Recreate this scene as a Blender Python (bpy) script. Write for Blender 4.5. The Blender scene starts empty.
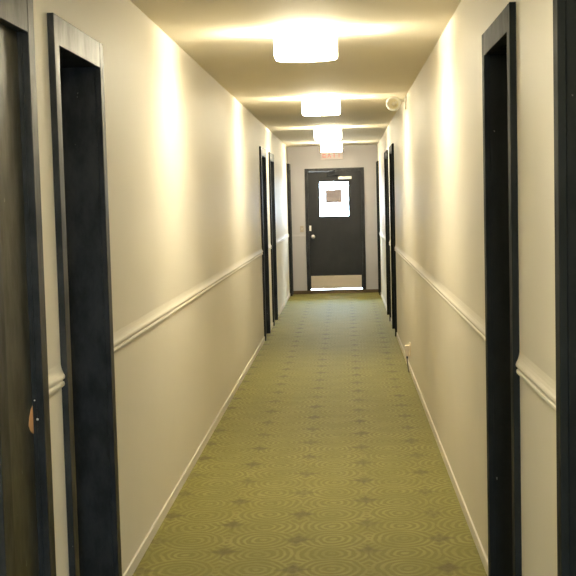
import bpy, bmesh, math
from mathutils import Vector, Matrix
SC = bpy.context.scene
COL = SC.collection
PI = math.pi

# ------------------------------------------------------------------ sizes
W, H = 1.515, 2.494          # corridor width and height
Y0, Y1 = -1.5, 19.774         # back wall and end wall
RAIL = 1.014                 # middle of the chair rail
WT = 0.28                    # wall thickness

# ------------------------------------------------------------------ materials
def mat(name):
    m = bpy.data.materials.new(name); m.use_nodes = True
    nt = m.node_tree
    return m, nt, nt.nodes['Principled BSDF']

class NB:
    """tiny helper for chains of math nodes"""
    def __init__(s, nt): s.nt = nt
    def m(s, op, a, b=None, c=None):
        n = s.nt.nodes.new('ShaderNodeMath'); n.operation = op
        for i, v in enumerate((a, b, c)):
            if v is None: continue
            if hasattr(v, 'is_output'): s.nt.links.new(v, n.inputs[i])
            else: n.inputs[i].default_value = v
        return n.outputs[0]
    def coord(s, kind='Object'):
        return s.nt.nodes.new('ShaderNodeTexCoord').outputs[kind]
    def noise(s, scale, detail=3, rough=.55, vec=None, stretch=None):
        n = s.nt.nodes.new('ShaderNodeTexNoise')
        n.inputs['Scale'].default_value = scale; n.inputs['Detail'].default_value = detail
        n.inputs['Roughness'].default_value = rough
        v = vec or s.coord()
        if stretch:
            mp = s.nt.nodes.new('ShaderNodeMapping'); mp.inputs['Scale'].default_value = stretch
            s.nt.links.new(v, mp.inputs['Vector']); v = mp.outputs[0]
        s.nt.links.new(v, n.inputs['Vector'])
        return n.outputs[0]
    def mix(s, fac, a, b):
        n = s.nt.nodes.new('ShaderNodeMix'); n.data_type = 'RGBA'
        if hasattr(fac, 'is_output'): s.nt.links.new(fac, n.inputs[0])
        else: n.inputs[0].default_value = fac
        for i, v in ((6, a), (7, b)):
            if hasattr(v, 'is_output'): s.nt.links.new(v, n.inputs[i])
            else: n.inputs[i].default_value = (*v, 1)
        return n.outputs[2]
    def bump(s, h, strength, dist):
        n = s.nt.nodes.new('ShaderNodeBump')
        n.inputs['Strength'].default_value = strength; n.inputs['Distance'].default_value = dist
        s.nt.links.new(h, n.inputs['Height'])
        return n.outputs[0]
    def smooth(s, v, lo, hi):
        n = s.nt.nodes.new('ShaderNodeMapRange'); n.interpolation_type = 'SMOOTHSTEP'
        s.nt.links.new(v, n.inputs[0]); n.inputs[1].default_value = lo; n.inputs[2].default_value = hi
        return n.outputs[0]

def wall_mat(name, col, rough=.55, spec=.35, var=.03):
    m, nt, b = mat(name); k = NB(nt)
    n = k.noise(2.2, 4)
    c2 = tuple(v*(1-var*2) for v in col)
    nt.links.new(k.mix(n, c2, col), b.inputs['Base Color'])
    b.inputs['Roughness'].default_value = rough
    b.inputs['Specular IOR Level'].default_value = spec
    nt.links.new(k.bump(k.noise(160, 2), .12, .002), b.inputs['Normal'])
    return m

def plain(name, col, rough=.5, metal=0., spec=.5, bump=0., scale=80):
    m, nt, b = mat(name); k = NB(nt)
    n = k.noise(scale*.3, 3)
    nt.links.new(k.mix(n, tuple(v*.93 for v in col), tuple(min(1, v*1.05) for v in col)), b.inputs['Base Color'])
    b.inputs['Roughness'].default_value = rough; b.inputs['Metallic'].default_value = metal
    b.inputs['Specular IOR Level'].default_value = spec
    if bump: nt.links.new(k.bump(k.noise(scale, 3), bump, .002), b.inputs['Normal'])
    return m

def dark_paint(name, col, rough=.46, chips=True, spec=.28, mottle=.5):
    m, nt, b = mat(name); k = NB(nt)
    n = k.noise(7, 4, stretch=(1, 1, .35))
    c = k.mix(n, tuple(v*.8 for v in col), tuple(v*1.25 for v in col))
    if chips:                                    # sparse paint chips and scuffs
        ch = k.smooth(k.noise(38, 2, .5, stretch=(1, 1, .6)), .765, .79)
        c = k.mix(k.m('MULTIPLY', ch, .45), c, (.30, .29, .27))
    nt.links.new(c, b.inputs['Base Color'])
    r = k.m('MULTIPLY_ADD', k.noise(14, 4, .6, stretch=(1, 1, .25)), .22, rough-.11)
    nt.links.new(r, b.inputs['Roughness'])
    sp = k.smooth(k.noise(11, 5, .65, stretch=(1, 1, .45)), .3, .7)
    nt.links.new(k.m('MULTIPLY_ADD', sp, spec*mottle*2, spec*(1-mottle)), b.inputs['Specular IOR Level'])
    nt.links.new(k.bump(k.noise(22, 3, .6, stretch=(1, 1, .3)), .25, .004), b.inputs['Normal'])
    return m

def carpet_mat():
    m, nt, b = mat('carpet'); k = NB(nt)
    sep = nt.nodes.new('ShaderNodeSeparateXYZ'); nt.links.new(k.coord(), sep.inputs[0])
    X, Y = sep.outputs[0], sep.outputs[1]
    wob = k.m('MULTIPLY_ADD', k.noise(7, 3), .06, -.03)
    X = k.m('ADD', X, wob); Y = k.m('ADD', Y, wob)
    cw, P, x0, y0 = .3285, .440, .036, 4.887
    u = k.m('DIVIDE', k.m('SUBTRACT', X, x0), cw)
    dx = k.m('MULTIPLY', k.m('SUBTRACT', k.m('FRACT', u), .5), cw)
    v = k.m('DIVIDE', k.m('SUBTRACT', Y, y0), P)
    def rad(off):
        fy = k.m('MULTIPLY', k.m('SUBTRACT', k.m('FRACT', k.m('ADD', v, off)), .5), P)
        return k.m('SQRT', k.m('ADD', k.m('MULTIPLY', dx, dx), k.m('MULTIPLY', fy, fy)))
    r1, r2 = rad(.5), rad(0.)
    top = k.m('LESS_THAN', r1, .158)
    r = k.m('ADD', k.m('MULTIPLY', r1, top), k.m('MULTIPLY', r2, k.m('SUBTRACT', 1., top)))
    ring = k.m('SINE', k.m('MULTIPLY', r, 2*PI/.036))
    ring = k.smooth(k.m('ADD', ring, k.m('MULTIPLY_ADD', k.noise(16, 3), 1.6, -.8)), -.5, .8)
    # dark four-pointed stars where the rings meet, staggered from column to column
    ul = k.m('ADD', u, .5); j = k.m('FLOOR', ul)
    sx = k.m('ABSOLUTE', k.m('MULTIPLY', k.m('SUBTRACT', k.m('FRACT', ul), .5), cw))
    par = k.m('MULTIPLY', k.m('PINGPONG', j, 1.), .5)
    sv = k.m('FRACT', k.m('ADD', k.m('SUBTRACT', v, k.m('MULTIPLY', par, 1.2)), .5))
    sy = k.m('ABSOLUTE', k.m('MULTIPLY', k.m('SUBTRACT', sv, .5), P))
    s = k.m('ADD', k.m('POWER', k.m('DIVIDE', sx, .098), .62), k.m('POWER', k.m('DIVIDE', sy, .118), .62))
    star = k.m('SUBTRACT', 1., k.smooth(s, .65, 1.1))
    big = k.noise(1.3, 3)
    base = k.mix(big, CARPET[0], CARPET[1])
    c = k.mix(k.m('MULTIPLY', ring, k.m('MULTIPLY_ADD', k.smooth(k.noise(5, 3), .35, .65), .5, .4)), base, CARPET[2])
    c = k.mix(k.m('MULTIPLY', star, k.m('MULTIPLY_ADD', k.smooth(k.noise(6, 3), .35, .65), .4, .42)), c, CARPET[3])
    pile = k.noise(420, 2)
    c = k.mix(k.m('MULTIPLY', pile, .35), c, tuple(v*.55 for v in CARPET[0]))
    nt.links.new(c, b.inputs['Base Color'])
    b.inputs['Roughness'].default_value = .62
    b.inputs['Specular IOR Level'].default_value = .10
    b.inputs['Sheen Weight'].default_value = .03; b.inputs['Sheen Roughness'].default_value = .5
    hgt = k.m('ADD', k.m('MULTIPLY', pile, .8), k.m('MULTIPLY', ring, .35))
    nt.links.new(k.bump(hgt, .5, .004), b.inputs['Normal'])
    return m

CARPET = [(.172, .153, .031), (.205, .183, .037), (.285, .256, .072), (.112, .080, .026)]
LAMP = (1., .905, .66)
M = {}
M['wall'] = wall_mat('wall_paint', (.69, .645, .55))
M['ceil'] = wall_mat('ceiling_paint', (.82, .755, .62), .7, .2)
M['end'] = wall_mat('end_wall_paint', (.50, .475, .485), .6, .25)
M['trim'] = wall_mat('trim_paint', (.71, .66, .56), .45, .45, .02)
M['carpet'] = carpet_mat()
M['dark'] = dark_paint('dark_door_paint', (.010, .0112, .0112))
M['dull'] = dark_paint('worn_door_paint', (.013, .0145, .0135), .62, True, .05, .9)
M['leaf'] = dark_paint('dark_leaf_paint', (.026, .025, .017), .42)
M['enddoor'] = dark_paint('end_door_paint', (.024, .0245, .027), .5, False, .2, .1)
M['endframe'] = dark_paint('end_frame_paint', (.022, .022, .024), .45, False)
M['steel'] = plain('brushed_steel', (.62, .58, .52), .38, 1.)
M['kick'] = plain('kick_plate_metal', (.62, .53, .43), .55, .55, bump=.1)
M['alu'] = plain('aluminium', (.8, .8, .82), .3, .9)
M['nickel'] = plain('satin_nickel', (.75, .73, .7), .3, .8)
M['white'] = plain('white_plastic', (.82, .80, .74), .35)
M['cream'] = plain('cream_plastic', (.72, .62, .46), .4)
M['creamlamp'] = plain('cream_reflector', (.84, .78, .58), .3)
M['tan'] = plain('tan_plastic', (.42, .35, .28), .45)
M['black'] = plain('black_plastic', (.03, .028, .025), .45)
M['cord'] = plain('brown_cord', (.10, .075, .045), .5)
M['paper'] = plain('grey_notice_paper', (.27, .225, .23), .8, spec=.1)
M['rawwood'] = plain('bare_wood', (.50, .27, .12), .7, bump=.3, scale=60)
M['red'] = plain('red_letter', (.72, .30, .27), .5)
M['signface'] = plain('sign_face', (.62, .52, .50), .45)
M['cove'] = plain('carpet_cove', (.12, .085, .05), .85, spec=.1, bump=.5, scale=300)

def emis(name, col, strength):
    m, nt, b = mat(name)
    b.inputs['Base Color'].default_value = (.85, .83, .78, 1)
    b.inputs['Roughness'].default_value = .35
    b.inputs['Emission Color'].default_value = (*col, 1)
    b.inputs['Emission Strength'].default_value = strength
    return m
M['shade'] = emis('lit_acrylic_shade', LAMP, 32.)
M['diffuser'] = emis('lit_bottom_diffuser', LAMP, 125.)
M['bulb'] = emis('lit_bulb', LAMP, 560.)
M['lens'] = plain('lamp_lens', (.85, .82, .72), .15)
def glass_mat():
    m, nt, b = mat('clear_glass')           # thin pane: clear, with a weak mirror reflection
    out = nt.nodes['Material Output']
    tr = nt.nodes.new('ShaderNodeBsdfTransparent'); tr.inputs[0].default_value = (.95, .98, 1, 1)
    gl = nt.nodes.new('ShaderNodeBsdfGlossy'); gl.inputs['Roughness'].default_value = .02
    fr = nt.nodes.new('ShaderNodeFresnel'); fr.inputs[0].default_value = 1.3
    mx = nt.nodes.new('ShaderNodeMixShader')
    nt.links.new(fr.outputs[0], mx.inputs[0]); nt.links.new(tr.outputs[0], mx.inputs[1]); nt.links.new(gl.outputs[0], mx.inputs[2])
    nt.links.new(mx.outputs[0], out.inputs['Surface'])
    return m
M['glass'] = glass_mat()

# ------------------------------------------------------------------ mesh helpers
def box(bm, x0, x1, y0, y1, z0, z1, bev=0.):
    vs = [bm.verts.new(p) for p in ((x0,y0,z0),(x1,y0,z0),(x1,y1,z0),(x0,y1,z0),(x0,y0,z1),(x1,y0,z1),(x1,y1,z1),(x0,y1,z1))]
    fs = [bm.faces.new([vs[i] for i in f]) for f in ((3,2,1,0),(4,5,6,7),(0,1,5,4),(1,2,6,5),(2,3,7,6),(3,0,4,7))]
    if bev:
        es = {e for f in fs for e in f.edges}
        bmesh.ops.bevel(bm, geom=list(es), offset=bev, segments=2, profile=.5, affect='EDGES')

def lathe(bm, prof, axis='Z', at=(0,0,0), seg=40, smooth=True, rot=None):
    """prof: (radius, height) list revolved about the axis"""
    rows = []
    Rm = rot or {'Z': Matrix(), 'Y': Matrix.Rotation(-PI/2, 4, 'X'), '-Y': Matrix.Rotation(PI/2, 4, 'X'),
                 'X': Matrix.Rotation(PI/2, 4, 'Y'), '-X': Matrix.Rotation(-PI/2, 4, 'Y')}[axis]
    at = Vector(at)
    for r, h in prof:
        if r < 1e-6: rows.append([bm.verts.new(at + Rm @ Vector((0,0,h)))])
        else: rows.append([bm.verts.new(at + Rm @ Vector((r*math.cos(2*PI*i/seg), r*math.sin(2*PI*i/seg), h))) for i in range(seg)])
    for a, c in zip(rows, rows[1:]):
        for i in range(seg):
            q = (i+1) % seg
            if len(a) == 1 and len(c) == 1: continue
            if len(a) == 1: f = [a[0], c[q], c[i]]
            elif len(c) == 1: f = [a[i], a[q], c[0]]
            else: f = [a[i], a[q], c[q], c[i]]
            bm.faces.new(f).smooth = smooth

def tube(bm, pts, r, seg=10):
    pts = [Vector(p) for p in pts]; rows = []
    for i, p in enumerate(pts):
        t = (pts[min(i+1, len(pts)-1)] - pts[max(i-1, 0)]).normalized()
        up = Vector((0,1,0)) if abs(t.y) < .9 else Vector((1,0,0))
        n = t.cross(up).normalized(); b = t.cross(n)
        rows.append([bm.verts.new(p + r*(math.cos(2*PI*k/seg)*n + math.sin(2*PI*k/seg)*b)) for k in range(seg)])
    for a, c in zip(rows, rows[1:]):
        for k in range(seg):
            bm.faces.new([a[k], a[(k+1)%seg], c[(k+1)%seg], c[k]]).smooth = True
    bm.faces.new(rows[0]); bm.faces.new(rows[-1])

def prism(bm, poly, a0, a1, f):
    """extrude a closed 2-D outline from a0 to a1; f(p, q, a) -> 3-D point"""
    A = [bm.verts.new(f(p, q, a0)) for p, q in poly]; B = [bm.verts.new(f(p, q, a1)) for p, q in poly]
    bm.faces.new(A); bm.faces.new(B[::-1]); n = len(poly)
    for i in range(n): bm.faces.new([A[i], A[(i+1)%n], B[(i+1)%n], B[i]])

def obj(name, bm, m, parent=None, recalc=True):
    """link bm (built in world coordinates) as one mesh; under a parent it is moved into the parent's space"""
    if recalc: bmesh.ops.recalc_face_normals(bm, faces=bm.faces)
    me = bpy.data.meshes.new(name); 
    off = Vector((0,0,0)); p = parent
    while p is not None: off += p.location; p = p.parent
    for v in bm.verts: v.co -= off
    bm.to_mesh(me); bm.free(); me.materials.append(m)
    o = bpy.data.objects.new(name, me); COL.objects.link(o); o.parent = parent
    return o

def B(*boxes, bev=0.):
    bm = bmesh.new()
    for b in boxes: box(bm, *b, bev)
    return bm

def tag(o, label, cat, group=None, kind=None):
    o['label'] = label; o['category'] = cat
    if group: o['group'] = group
    if kind: o['kind'] = kind
    return o

def thing(name, loc, label, cat, group=None, kind=None):
    o = bpy.data.objects.new(name, None); COL.objects.link(o); o.location = loc
    o.empty_display_size = .1
    return tag(o, label, cat, group, kind)

def struct(name, bm, m, label, cat): return tag(obj(name, bm, m), label, cat, kind='structure')

# ------------------------------------------------------------------ side doors: (outer near y, outer far y, recess)
CW, PR, TOP, HD = .062, .022, 2.2, .086      # casing width, protrusion, outer top, header height
LEFT = [(3.012, 3.53, .014, 1), (3.775, 4.548, .205, 2), (13.15, 13.95, .205, 3), (14.72, 15.55, .205, 4), (19.35, 19.755, .205, 5)]
RIGHT = [(2.32, 3.08, .205, 6), (3.868, 4.63, .205, 7), (13.32, 14.2, .205, 8), (15.0, 15.95, .205, 9), (19.2, 19.755, .205, 10)]
DLAB = {
 1: 'narrow dark cupboard door at the left edge, with a bare wood chip at its latch',
 2: 'dark recessed doorway on the left wall beside the narrow cupboard door',
 3: 'nearer of the two dark doorways halfway down the left wall',
 4: 'farther of the two dark doorways halfway down the left wall',
 5: 'dark doorway at the far left corner against the end wall',
 6: 'dark doorway cut off by the right edge of the photo',
 7: 'tall dark recessed doorway on the near right wall with a worn header',
 8: 'nearer of the two dark doorways halfway down the right wall',
 9: 'farther of the two dark doorways halfway down the right wall',
 10: 'dark doorway at the far right corner against the end wall'}

def side_wall(name, side, doors, label):
    def bx(p0, p1, y0, y1, z0, z1):          # p: depth into the wall (0 = surface)
        return (-p1, -p0, y0, y1, z0, z1) if side < 0 else (W+p0, W+p1, y0, y1, z0, z1)
    bs, y = [], Y0-WT
    for a, b, rc, n in doors:
        bs.append(bx(0, WT, y, a+.02, -.05, H+.05)); bs.append(bx(0, WT, a+.02, b-.02, TOP-.02, H+.05)); y = b-.02
    bs.append(bx(0, WT, y, Y1+WT, -.05, H+.05))
    struct(name, B(*bs), M['wall'], label, 'wall')

def side_door(side, a, b, rc, n):
    def bx(p0, p1, y0, y1, z0, z1):          # p measured from the wall surface into the room
        lo, hi = min(p0, p1), max(p0, p1)
        return (lo, hi, y0, y1, z0, z1) if side < 0 else (W-hi, W-lo, y0, y1, z0, z1)
    t = thing('door_%d' % n, (0 if side < 0 else W, (a+b)/2, 0), DLAB[n], 'door', 'dark corridor doors', 'structure')
    DK = M['dark'] if side < 0 else M['dull']
    pr = {5: .045, 10: .03}.get(n, PR)
    hd = .108 if n == 1 else .097 if side < 0 else HD
    cw = CW if n != 1 else .068
    na = cw if n != 1 else .088
    obj('casing', B(bx(0, pr, a, a+na, 0, TOP), bev=.002), DK, t)
    obj('casing', B(bx(0, pr, b-cw, b, 0, TOP), bev=.002), DK, t)
    obj('header', B(bx(0, pr-.001, a+na, b-cw, TOP-hd, TOP), bev=.002), DK, t)
    jd = rc+.045
    for y0, y1 in ((a+.02, a+na-.003), (b-cw+.003, b-.02)):
        obj('jamb', B(bx(-jd, 0, y0, y1, 0, TOP-.02)), DK, t)
    obj('head_jamb', B(bx(-jd, 0, a+na-.003, b-cw+.003, TOP-hd+.003, TOP-.02)), DK, t)
    lf = obj('leaf', B(bx(-jd, -rc, a+na-.003, b-cw+.003, .006, TOP-hd+.003)), M['leaf'], t)
    st = .012
    if rc > .05:                             # door stop inside the deep frame
        obj('door_stop', B(bx(-rc, -rc+.035, a+na-.003, a+na+st, 0, TOP-hd), bx(-rc, -rc+.035, b-cw-st, b-cw+.003, 0, TOP-hd),
                           bx(-rc, -rc+.035, a+na+st, b-cw-st, TOP-hd-st, TOP-hd+.003)), DK, t)
        bm = bmesh.new(); kx = -rc if side < 0 else W+rc
        lathe(bm, [(0,.062),(.018,.06),(.026,.048),(.026,.038),(.012,.026),(.010,.008),(.030,.006),(.032,0),(0,0)],
              'X' if side < 0 else '-X', (kx, b-cw-.075, .97), 24)
        obj('knob', bm, M['nickel'], lf)
    return t, lf

side_wall('wall_left', -1, LEFT, 'cream left corridor wall with dark doorways')
side_wall('wall_right', 1, RIGHT, 'cream right corridor wall with dark doorways')
for d in LEFT:
    t, lf = side_door(-1, *d)
    if d[3] == 1:
        # bare, splintered wood at the latch edge and the strike screw on the jamb
        bm = bmesh.new(); ye = d[1]-.068+.001
        pts = [(0,.042),(-.020,.032),(-.038,.012),(-.047,-.010),(-.034,-.028),(-.012,-.040),(0,-.044)]
        prism(bm, [(ye+p, .932+q) for p, q in pts], -.0155, -.0125, lambda p, q, a: (a, p, q))
        obj('bare_wood_chip', bm, M['rawwood'], lf)['label'] = 'bare orange wood chip at the latch edge'
        bm = bmesh.new(); lathe(bm, [(0,.002),(.003,.0015),(.004,0),(0,0)], '-Y', (.001, ye-.0005, .932), 14)
        obj('strike_screw', bm, M['nickel'], t)
        bm = bmesh.new(); lathe(bm, [(0,.002),(.002,.0015),(.0025,0),(0,0)], '-Y', (-.006, ye-.0005, .99), 14)
        obj('strike_screw', bm, M['nickel'], t)
for d in RIGHT: side_door(1, *d)

# ------------------------------------------------------------------ floor, ceiling, end wall, back wall
struct('floor', B((-WT, W+WT, Y0-WT, Y1+WT, -.06, 0)), M['carpet'], 'olive green carpet floor with ring and star pattern', 'floor')
struct('ceiling', B((-WT, W+WT, Y0-WT, Y1+WT, H, H+.06)), M['ceil'], 'cream painted corridor ceiling', 'ceiling')
FX0, FX1, FZ = .280, 1.280, 2.118           # end door frame, outer
SILL = .062
E0 = Y1
struct('wall_end', B((0, FX0+.02, E0, E0+WT, 0, H), (FX1-.02, W, E0, E0+WT, 0, H), (FX0+.02, FX1-.02, E0, E0+WT, FZ-.02, H),
                     (FX0+.02, FX1-.02, E0, E0+WT, 0, SILL-.006)), M['end'], 'pale grey end wall around the exit door', 'wall')
# back wall behind the photographer with a window
BX0, BX1, BZ0, BZ1 = .95, 1.46, .25, 2.10
struct('wall_back', B((0, BX0, Y0-WT, Y0, 0, H), (BX1, W, Y0-WT, Y0, 0, H), (BX0, BX1, Y0-WT, Y0, BZ1, H), (BX0, BX1, Y0-WT, Y0, 0, BZ0)),
       M['wall'], 'cream wall behind the photographer with a window', 'wall')
t = thing('window_1', ((BX0+BX1)/2, Y0, BZ0), 'white framed window behind the photographer', 'window', kind='structure')
fw = .04
obj('window_frame', B((BX0, BX0+fw, Y0-.10, Y0-.04, BZ0, BZ1), (BX1-fw, BX1, Y0-.10, Y0-.04, BZ0, BZ1),
                      (BX0+fw, BX1-fw, Y0-.10, Y0-.04, BZ0, BZ0+fw), (BX0+fw, BX1-fw, Y0-.10, Y0-.04, BZ1-fw, BZ1)), M['trim'], t)
obj('pane', B((BX0+fw, BX1-fw, Y0-.075, Y0-.069, BZ0+fw, BZ1-fw)), M['glass'], t)

# chair rails and baseboards, one piece between each two doors
PROF = [(0,.046),(.002,.034),(.0045,.024),(.008,.015),(.012,.008),(.0135,.002),(.0125,-.004),(.0055,-.009),(.0060,-.0125),(.0105,-.015),(.0120,-.021),(.0105,-.028),(.006,-.032),(0,-.033)]
trim_n = 0
def runs(doors):
    y, out = Y0, []
    for a, b, *_ in doors: out.append((y, a)); y = b
    out.append((y, Y1)); return out
RL = ['near the left edge of the photo', 'between the cupboard door and the left doorway', 'along the long left wall', 'between the two left doorways halfway down', 'along the far left wall', 'in the far left corner']
RR = ['before the right edge of the photo', 'between the two near right doorways', 'along the long right wall', 'between the two right doorways halfway down', 'along the far right wall', 'in the far right corner']
for side, doors, names in ((-1, LEFT, RL), (1, RIGHT, RR)):
    sn = 'left' if side < 0 else 'right'
    for (a, b), where in zip(runs(doors), names):
        if b-a < .02: continue
        trim_n += 1
        bm = bmesh.new()
        prism(bm, PROF, a+.0005, b-.0005, (lambda p, q, y: (p, y, RAIL+q)) if side < 0 else (lambda p, q, y: (W-p, y, RAIL+q)))
        struct('trim_%d' % trim_n, bm, M['wall'], 'cream moulded chair rail ' + where, 'chair rail')
        bb = [(0,0),(.009,0),(.009,.046),(.0075,.051),(0,.0515)]
        bm = bmesh.new()
        prism(bm, bb, a+.0005, b-.0005, (lambda p, q, y: (p, y, q)) if side < 0 else (lambda p, q, y: (W-p, y, q)))
        struct('baseboard_'+sn, bm, M['wall'], 'low cream baseboard ' + where, 'baseboard')
for x0, x1, where in ((.018, FX0, 'left'), (FX1, W-.018, 'right')):
    trim_n += 1; bm = bmesh.new()
    prism(bm, [(p*.35, q*.7) for p, q in PROF], x0, x1, lambda p, q, x: (x, E0-p, .985+q))
    struct('trim_%d' % trim_n, bm, M['end'], 'faint grey rail on the end wall %s of the exit door' % where, 'chair rail')
struct('baseboard_end', B((.011, W-.011, E0-.012, E0, 0, SILL-.006), bev=.002), M['cove'], 'brown carpet cove strip under the end wall and door', 'baseboard')

# ------------------------------------------------------------------ exit door at the end
t = thing('door_11', ((FX0+FX1)/2, E0, SILL), 'dark exit door with a bright window at the end of the corridor', 'door', kind='structure')
jw = .052
for x0, x1 in ((FX0, FX0+jw), (FX1-jw, FX1)):
    obj('jamb', B((x0, x1, E0-.02, E0, SILL-.006, FZ), (max(x0, FX0+.02), min(x1, FX1-.02), E0, E0+.12, SILL-.006, FZ)), M['endframe'], t)
obj('door_stop', B((FX0+jw-.001, FX0+jw+.014, E0+.051, E0+.07, SILL, FZ-.05), (FX1-jw-.014, FX1-jw+.001, E0+.051, E0+.07, SILL, FZ-.05)), M['endframe'], t)
obj('head_jamb', B((FX0+jw, FX1-jw, E0-.02, E0+.12, FZ-.05, FZ)), M['endframe'], t)
obj('threshold', B((FX0+jw, FX1-jw, E0-.016, E0+.14, SILL-.006, SILL+.004), bev=.002), M['alu'], t)
LX0, LX1, LZ0, LZ1 = FX0+jw+.003, FX1-jw-.003, SILL+.019, FZ-.05
LY0, LY1 = E0+.005, E0+.05
GX0, GX1, GZ0, GZ1 = .526, 1.012, 1.308, 1.886
top = [(LX0, LZ1-.002), (.805, LZ1-.0015), (.83, LZ1-.0005), (LX1, LZ1-.0005)]
bm = bmesh.new()
fr = lambda p, q, y: (p, y, q)
prism(bm, [(LX0,LZ0),(GX0,LZ0),(GX0,LZ1-.0019),(LX0,LZ1-.002)], LY0, LY1, fr)
prism(bm, [(GX1,LZ0),(LX1,LZ0),(LX1,LZ1-.0005),(GX1,LZ1-.0005)], LY0, LY1, fr)
prism(bm, [(GX0,LZ0),(GX1,LZ0),(GX1,GZ0),(GX0,GZ0)], LY0, LY1, fr)
prism(bm, [(GX0,GZ1),(GX1,GZ1),(GX1,LZ1-.0005),(.83,LZ1-.0005),(.805,LZ1-.0015),(GX0,LZ1-.0019)], LY0, LY1, fr)
lf = obj('leaf', bm, M['enddoor'], t)
bw = .014
obj('window_bead', B((GX0-bw, GX0, LY0-.008, LY0, GZ0-bw, GZ1+bw), (GX1, GX1+bw, LY0-.008, LY0, GZ0-bw, GZ1+bw),
                     (GX0, GX1, LY0-.008, LY0, GZ0-bw, GZ0), (GX0, GX1, LY0-.008, LY0, GZ1, GZ1+bw)), M['endframe'], lf)
obj('pane', B((GX0, GX1, LY0+.018, LY0+.024, GZ0, GZ1)), M['glass'], lf)
obj('kick_plate', B((LX0+.016, LX1-.018, LY0-.003, LY0, LZ0+.002, .302), bev=.001), M['kick'], lf)['label'] = 'tan metal kick plate'
bm = bmesh.new()
lathe(bm, [(0,.066),(.020,.064),(.030,.052),(.031,.042),(.022,.032),(.012,.022),(.012,.008),(.034,.006),(.036,0),(0,0)], '-Y', (.400, LY0, .968), 28)
obj('knob', bm, M['nickel'], lf)
obj('latch_plate', B((.337+.001, .372, LY0-.006, LY0, 1.068, 1.158), bev=.002), M['white'], lf)['label'] = 'bright latch plate above the knob'
obj('door_closer', B((.845, 1.072, LY0-.055, LY0, 1.925, 1.975), bev=.006), M['steel'], lf)['label'] = 'metal door closer box'
bm = bmesh.new()
tube(bm, [(.87, LY0-.028, 1.975), (.87, LY0-.028, 1.995)], .009)
tube(bm, [(.87, LY0-.028, 1.993), (.66, LY0-.10, 1.998)], .007); tube(bm, [(.66, LY0-.10, 2.003), (.79, E0-.02, 2.08)], .007)
obj('closer_arm', bm, M['endframe'], lf)
n = obj('notice', B((.624, .900, LY0+.0150, LY0+.0178, 1.535, 1.757)), M['paper'])
tag(n, 'small grey notice stuck on the exit door window', 'notice')

# ------------------------------------------------------------------ ceiling lights
LIGHTS = [(6.43, 'nearest large white drum ceiling light'), (10.56, 'second white drum ceiling light, beside the emergency lamp'),
          (14.8, 'third white drum ceiling light, halfway to the exit door'), (18.65, 'farthest white drum ceiling light in front of the exit sign'),
          (2.3, 'white drum ceiling light over the photographer')]
LX, RX, RY, DROP = .754, .171, .138, .146
HALF = math.radians(64)
def ox(t): return max(-1., min(1., math.cos(t)/math.sin(HALF)))
LY = LIGHTS[0][0]
root = thing('ceiling_light', (LX, LY, H), LIGHTS[0][1], 'ceiling light', 'drum ceiling lights along the corridor')
def oval(bm, prof, seg=72):
    """closed oval rings (scale, height) joined and capped"""
    rows = [[bm.verts.new((LX + RX*k*ox(2*PI*i/seg), LY + RY*k*math.sin(2*PI*i/seg), z)) for i in range(seg)] for k, z in prof]
    for a, c in zip(rows, rows[1:]):
        for i in range(seg): bm.faces.new([a[i], a[(i+1)%seg], c[(i+1)%seg], c[i]]).smooth = True
    bm.faces.new(rows[0]); bm.faces.new(rows[-1])
bm = bmesh.new(); oval(bm, [(.90,H-.0005),(.90,H-.010),(.86,H-.014)]); obj('pan', bm, M['white'], root)
# two bent acrylic panels, front and back; the short ends of the lamp stay open
def panel(c0):
    bm = bmesh.new(); n = 28; half = math.radians(64); rows = []
    sec = [(1.,H-.012),(1.,H-DROP+.016),(.985,H-DROP+.006),(.955,H-DROP+.001),(.93,H-DROP+.005),(.965,H-DROP+.014),(.975,H-DROP+.03),(.975,H-.012)]
    for i in range(n+1):
        t = c0 - half + 2*half*i/n
        rows.append([bm.verts.new((LX+RX*k*ox(t), LY+RY*k*math.sin(t), z)) for k, z in sec])
    m = len(sec)
    for a, c in zip(rows, rows[1:]):
        for q in range(m): bm.faces.new([a[q], a[(q+1)%m], c[(q+1)%m], c[q]])
    bm.faces.new(rows[0]); bm.faces.new(rows[-1])
    return bm
obj('shade_panel', panel(-PI/2), M['shade'], root)
obj('shade_panel', panel(PI/2), M['shade'], root)
bm = bmesh.new(); oval(bm, [(.955,H-DROP+.004),(.965,H-DROP+.001),(.93,H-DROP-.003),(.3,H-DROP-.005),(.05,H-DROP-.005)]); obj('bottom_diffuser', bm, M['diffuser'], root)
bm = bmesh.new()
lathe(bm, [(0,H-DROP-.020),(.005,H-DROP-.018),(.009,H-DROP-.012),(.007,H-DROP-.008),(.016,H-DROP-.006),(0,H-DROP-.0052)], 'Z', (LX, LY, 0), 24)
obj('finial', bm, M['nickel'], root)
for sg in (-1, 1):
    bm = bmesh.new(); lathe(bm, [(0,-.034),(.018,-.029),(.028,-.014),(.030,0),(.026,.014),(.016,.028),(.013,.040),(0,.040)], 'Z', (LX+sg*.072, LY, H-.066), 24)
    obj('bulb', bm, M['bulb'], root)
    for fb in (-1, 1):
        t = HALF - .12; cx, cy = LX + sg*(RX+.001)*math.sin(t)/math.sin(HALF), LY + fb*(RY+.003)*math.cos(t)
        bm = bmesh.new(); tube(bm, [(cx, cy, H-.006), (cx, cy, H-DROP+.016)], .0034, 8)
        obj('clip', bm, M['nickel'], root)
for y, lab in LIGHTS[1:]:
    c = root.copy(); COL.objects.link(c); c.location = (LX, y, H); c['label'] = lab
    for ch in list(root.children):
        d = ch.copy(); COL.objects.link(d); d.parent = c

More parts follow.
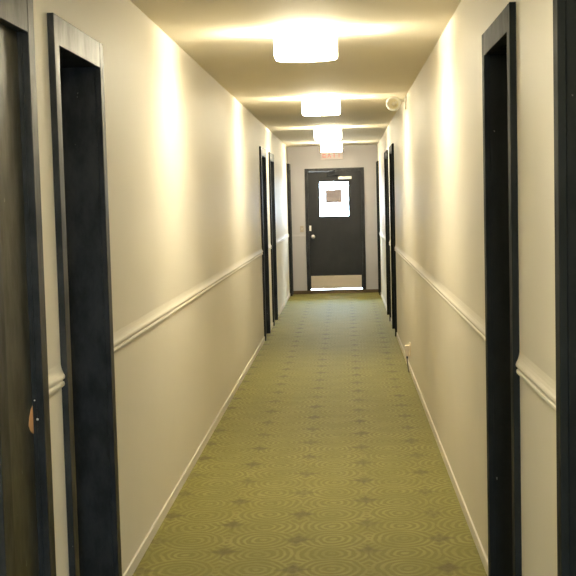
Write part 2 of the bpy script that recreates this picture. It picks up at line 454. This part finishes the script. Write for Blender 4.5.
# ------------------------------------------------------------------ emergency lamp, high on the right wall
ey, ez = 10.5, 2.418
t = thing('emergency_lamp', (W, ey, ez), 'round white emergency lamp high on the right wall', 'emergency lamp')
obj('wall_plate', B((W-.018, W, ey-.055, ey+.055, ez-.05, ez+.06), bev=.004), M['white'], t)
bm = bmesh.new(); tube(bm, [(W-.02, ey, ez+.02), (W-.05, ey, ez+.024), (W-.07, ey-.004, ez+.018), (W-.10, ey-.004, ez+.006)], .012, 12)
obj('arm', bm, M['white'], t)
dirv = Vector((-.10, -1, -.12)).normalized()
rot = dirv.to_track_quat('Z', 'Y').to_matrix().to_4x4()
hc = (W-.116, ey, ez+.0)
bm = bmesh.new(); lathe(bm, [(0,-.075),(.028,-.074),(.046,-.060),(.060,-.030),(.065,0),(.065,.022),(.060,.028),(.048,.028),(.045,.022)], at=hc, rot=rot, seg=36)
hd = obj('lamp_head', bm, M['white'], t)
bm = bmesh.new(); lathe(bm, [(.046,.022),(.036,.006),(.022,-.008),(0,-.010)], at=hc, rot=rot, seg=36)
obj('reflector', bm, M['creamlamp'], hd)
bm = bmesh.new(); lathe(bm, [(0,.010),(.012,.006),(.016,-.006),(.016,-.013),(0,-.013)], at=hc, rot=rot, seg=24)
obj('bulb', bm, M['lens'], hd)

# ------------------------------------------------------------------ exit sign on the end wall
sx0, sx1, sz0, sz1 = .555, .935, 2.262, 2.440
t = thing('exit_sign', ((sx0+sx1)/2, E0, sz0), 'exit sign with red letters above the exit door, behind the farthest light', 'sign')
obj('sign_body', B((sx0, sx1, E0-.045, E0, sz0, sz1), bev=.005), M['signface'], t)
strokes = {'E': [(0,.22,0,1),(.22,1,0,.2),(.22,.85,.4,.6),(.22,1,.8,1)], 'I': [(.35,.65,0,1)], 'T': [(0,1,.8,1),(.39,.61,0,.8)]}
lw, lh, gap = .066, .115, .016
lx = (sx0+sx1)/2 - (4*lw+3*gap)/2
for chx in 'EXIT':
    bm = bmesh.new(); zb = sz0+.030
    if chx == 'X':
        for q in ([(0,0),(.26,0),(1,1),(.74,1)], [(.74,0),(1,0),(.26,1),(0,1)]):
            prism(bm, [(lx+p*lw, zb+r*lh) for p, r in q], E0-.0475, E0-.0445, fr)
    else:
        for p0, p1, q0, q1 in strokes[chx]:
            box(bm, lx+p0*lw, lx+p1*lw, E0-.0475, E0-.0445, zb+q0*lh, zb+q1*lh)
    obj('letter', bm, M['red'], t)
    lx += lw+gap

# ------------------------------------------------------------------ switch by the exit door, outlet with adapter on the right wall
t = thing('light_switch', (.212, E0, 1.05), 'small tan switch plate on the end wall beside the exit door', 'light switch')
obj('plate', B((.182, .246, E0-.007, E0, 1.05, 1.16), bev=.002), M['tan'], t)
obj('toggle', B((.208, .220, E0-.018, E0-.006, 1.095, 1.118), bev=.002), M['cream'], t)
oy = 10.55
t = thing('wall_outlet', (W, oy, .12), 'cream wall outlet low on the right wall near the baseboard', 'outlet')
obj('plate', B((W-.007, W, oy-.037, oy+.037, .150, .270), bev=.002), M['cream'], t)
obj('socket', B((W-.010, W-.006, oy-.017, oy+.017, .222, .250), bev=.001), M['white'], t)
obj('socket', B((W-.010, W-.006, oy-.017, oy+.017, .170, .198), bev=.001), M['white'], t)
t = thing('plug_adapter', (W-.01, oy-.01, .14), 'boxy tan plug adapter with a dark hanging cord in the low outlet', 'plug adapter')
obj('adapter_body', B((W-.048, W-.010, oy-.034, oy+.030, .150, .246), bev=.004), M['cream'], t)
obj('strain_relief', B((W-.040, W-.024, oy-.015, oy+.001, .126, .151), bev=.003), M['black'], t)
bm = bmesh.new(); tube(bm, [(W-.032, oy-.007, .128), (W-.030, oy-.009, .09), (W-.024, oy-.012, .04), (W-.020, oy-.03, .006), (W-.020, oy+.10, .005)], .0045, 8)
obj('cord', bm, M['cord'], t)

# ------------------------------------------------------------------ daylight outside
w = bpy.data.worlds.new('World'); SC.world = w; w.use_nodes = True
bg = w.node_tree.nodes['Background']
wk = NB(w.node_tree)
wz = w.node_tree.nodes.new('ShaderNodeSeparateXYZ'); w.node_tree.links.new(wk.coord('Generated'), wz.inputs[0])
z = wz.outputs[2]                         # pale horizon, brighter high sky, dull ground
sky = wk.mix(wk.smooth(z, .05, .75), (.66, .82, 1.), (.58, .79, 1.))
w.node_tree.links.new(wk.mix(wk.smooth(z, -.10, .02), (.42, .46, .50), sky), bg.inputs[0])
w.node_tree.links.new(wk.m('MULTIPLY_ADD', wk.smooth(z, .10, .70), 120., 40.), bg.inputs[1])
def portal(name, x0, x1, z0, z1, y, inward):
    a = bpy.data.lights.new(name, 'AREA'); a.shape = 'RECTANGLE'; a.size = x1-x0; a.size_y = z1-z0
    a.cycles.is_portal = True
    o = bpy.data.objects.new(name, a); COL.objects.link(o); o.location = ((x0+x1)/2, y, (z0+z1)/2)
    o.rotation_euler = (PI/2 if inward > 0 else -PI/2, 0, 0)
portal('daylight_portal', BX0, BX1, BZ0, BZ1, Y0-WT-.02, 1)
portal('daylight_portal', FX0, FX1, SILL, FZ, E0+WT+.02, -1)

# ------------------------------------------------------------------ camera
cam = bpy.data.cameras.new('Camera'); co = bpy.data.objects.new('Camera', cam); COL.objects.link(co)
f, yaw, pit, roll, camx, camz = 1165.87, .0503, .0739, .0251, .9472, 1.5725
cam.sensor_width = 36; cam.lens = f/576*36; cam.clip_start = .02; cam.clip_end = 200
c, s = math.cos, math.sin
fwd = Vector((-s(yaw)*c(pit), c(yaw)*c(pit), -s(pit)))
r0 = Vector((c(yaw), s(yaw), 0)); d0 = fwd.cross(r0)
r = c(roll)*r0 + s(roll)*d0; d = -s(roll)*r0 + c(roll)*d0
mw = Matrix(((r.x, -d.x, -fwd.x, camx), (r.y, -d.y, -fwd.y, 0), (r.z, -d.z, -fwd.z, camz), (0,0,0,1)))
co.matrix_world = mw
SC.camera = co
SC.view_settings.view_transform = 'Standard'; SC.view_settings.look = 'None'
SC.view_settings.exposure = .05; SC.view_settings.gamma = 1.; SC.view_settings.use_curve_mapping = False
SC.cycles.max_bounces = 14; SC.cycles.diffuse_bounces = 10; SC.cycles.glossy_bounces = 6
SC.cycles.transmission_bounces = 6; SC.cycles.sample_clamp_indirect = 6
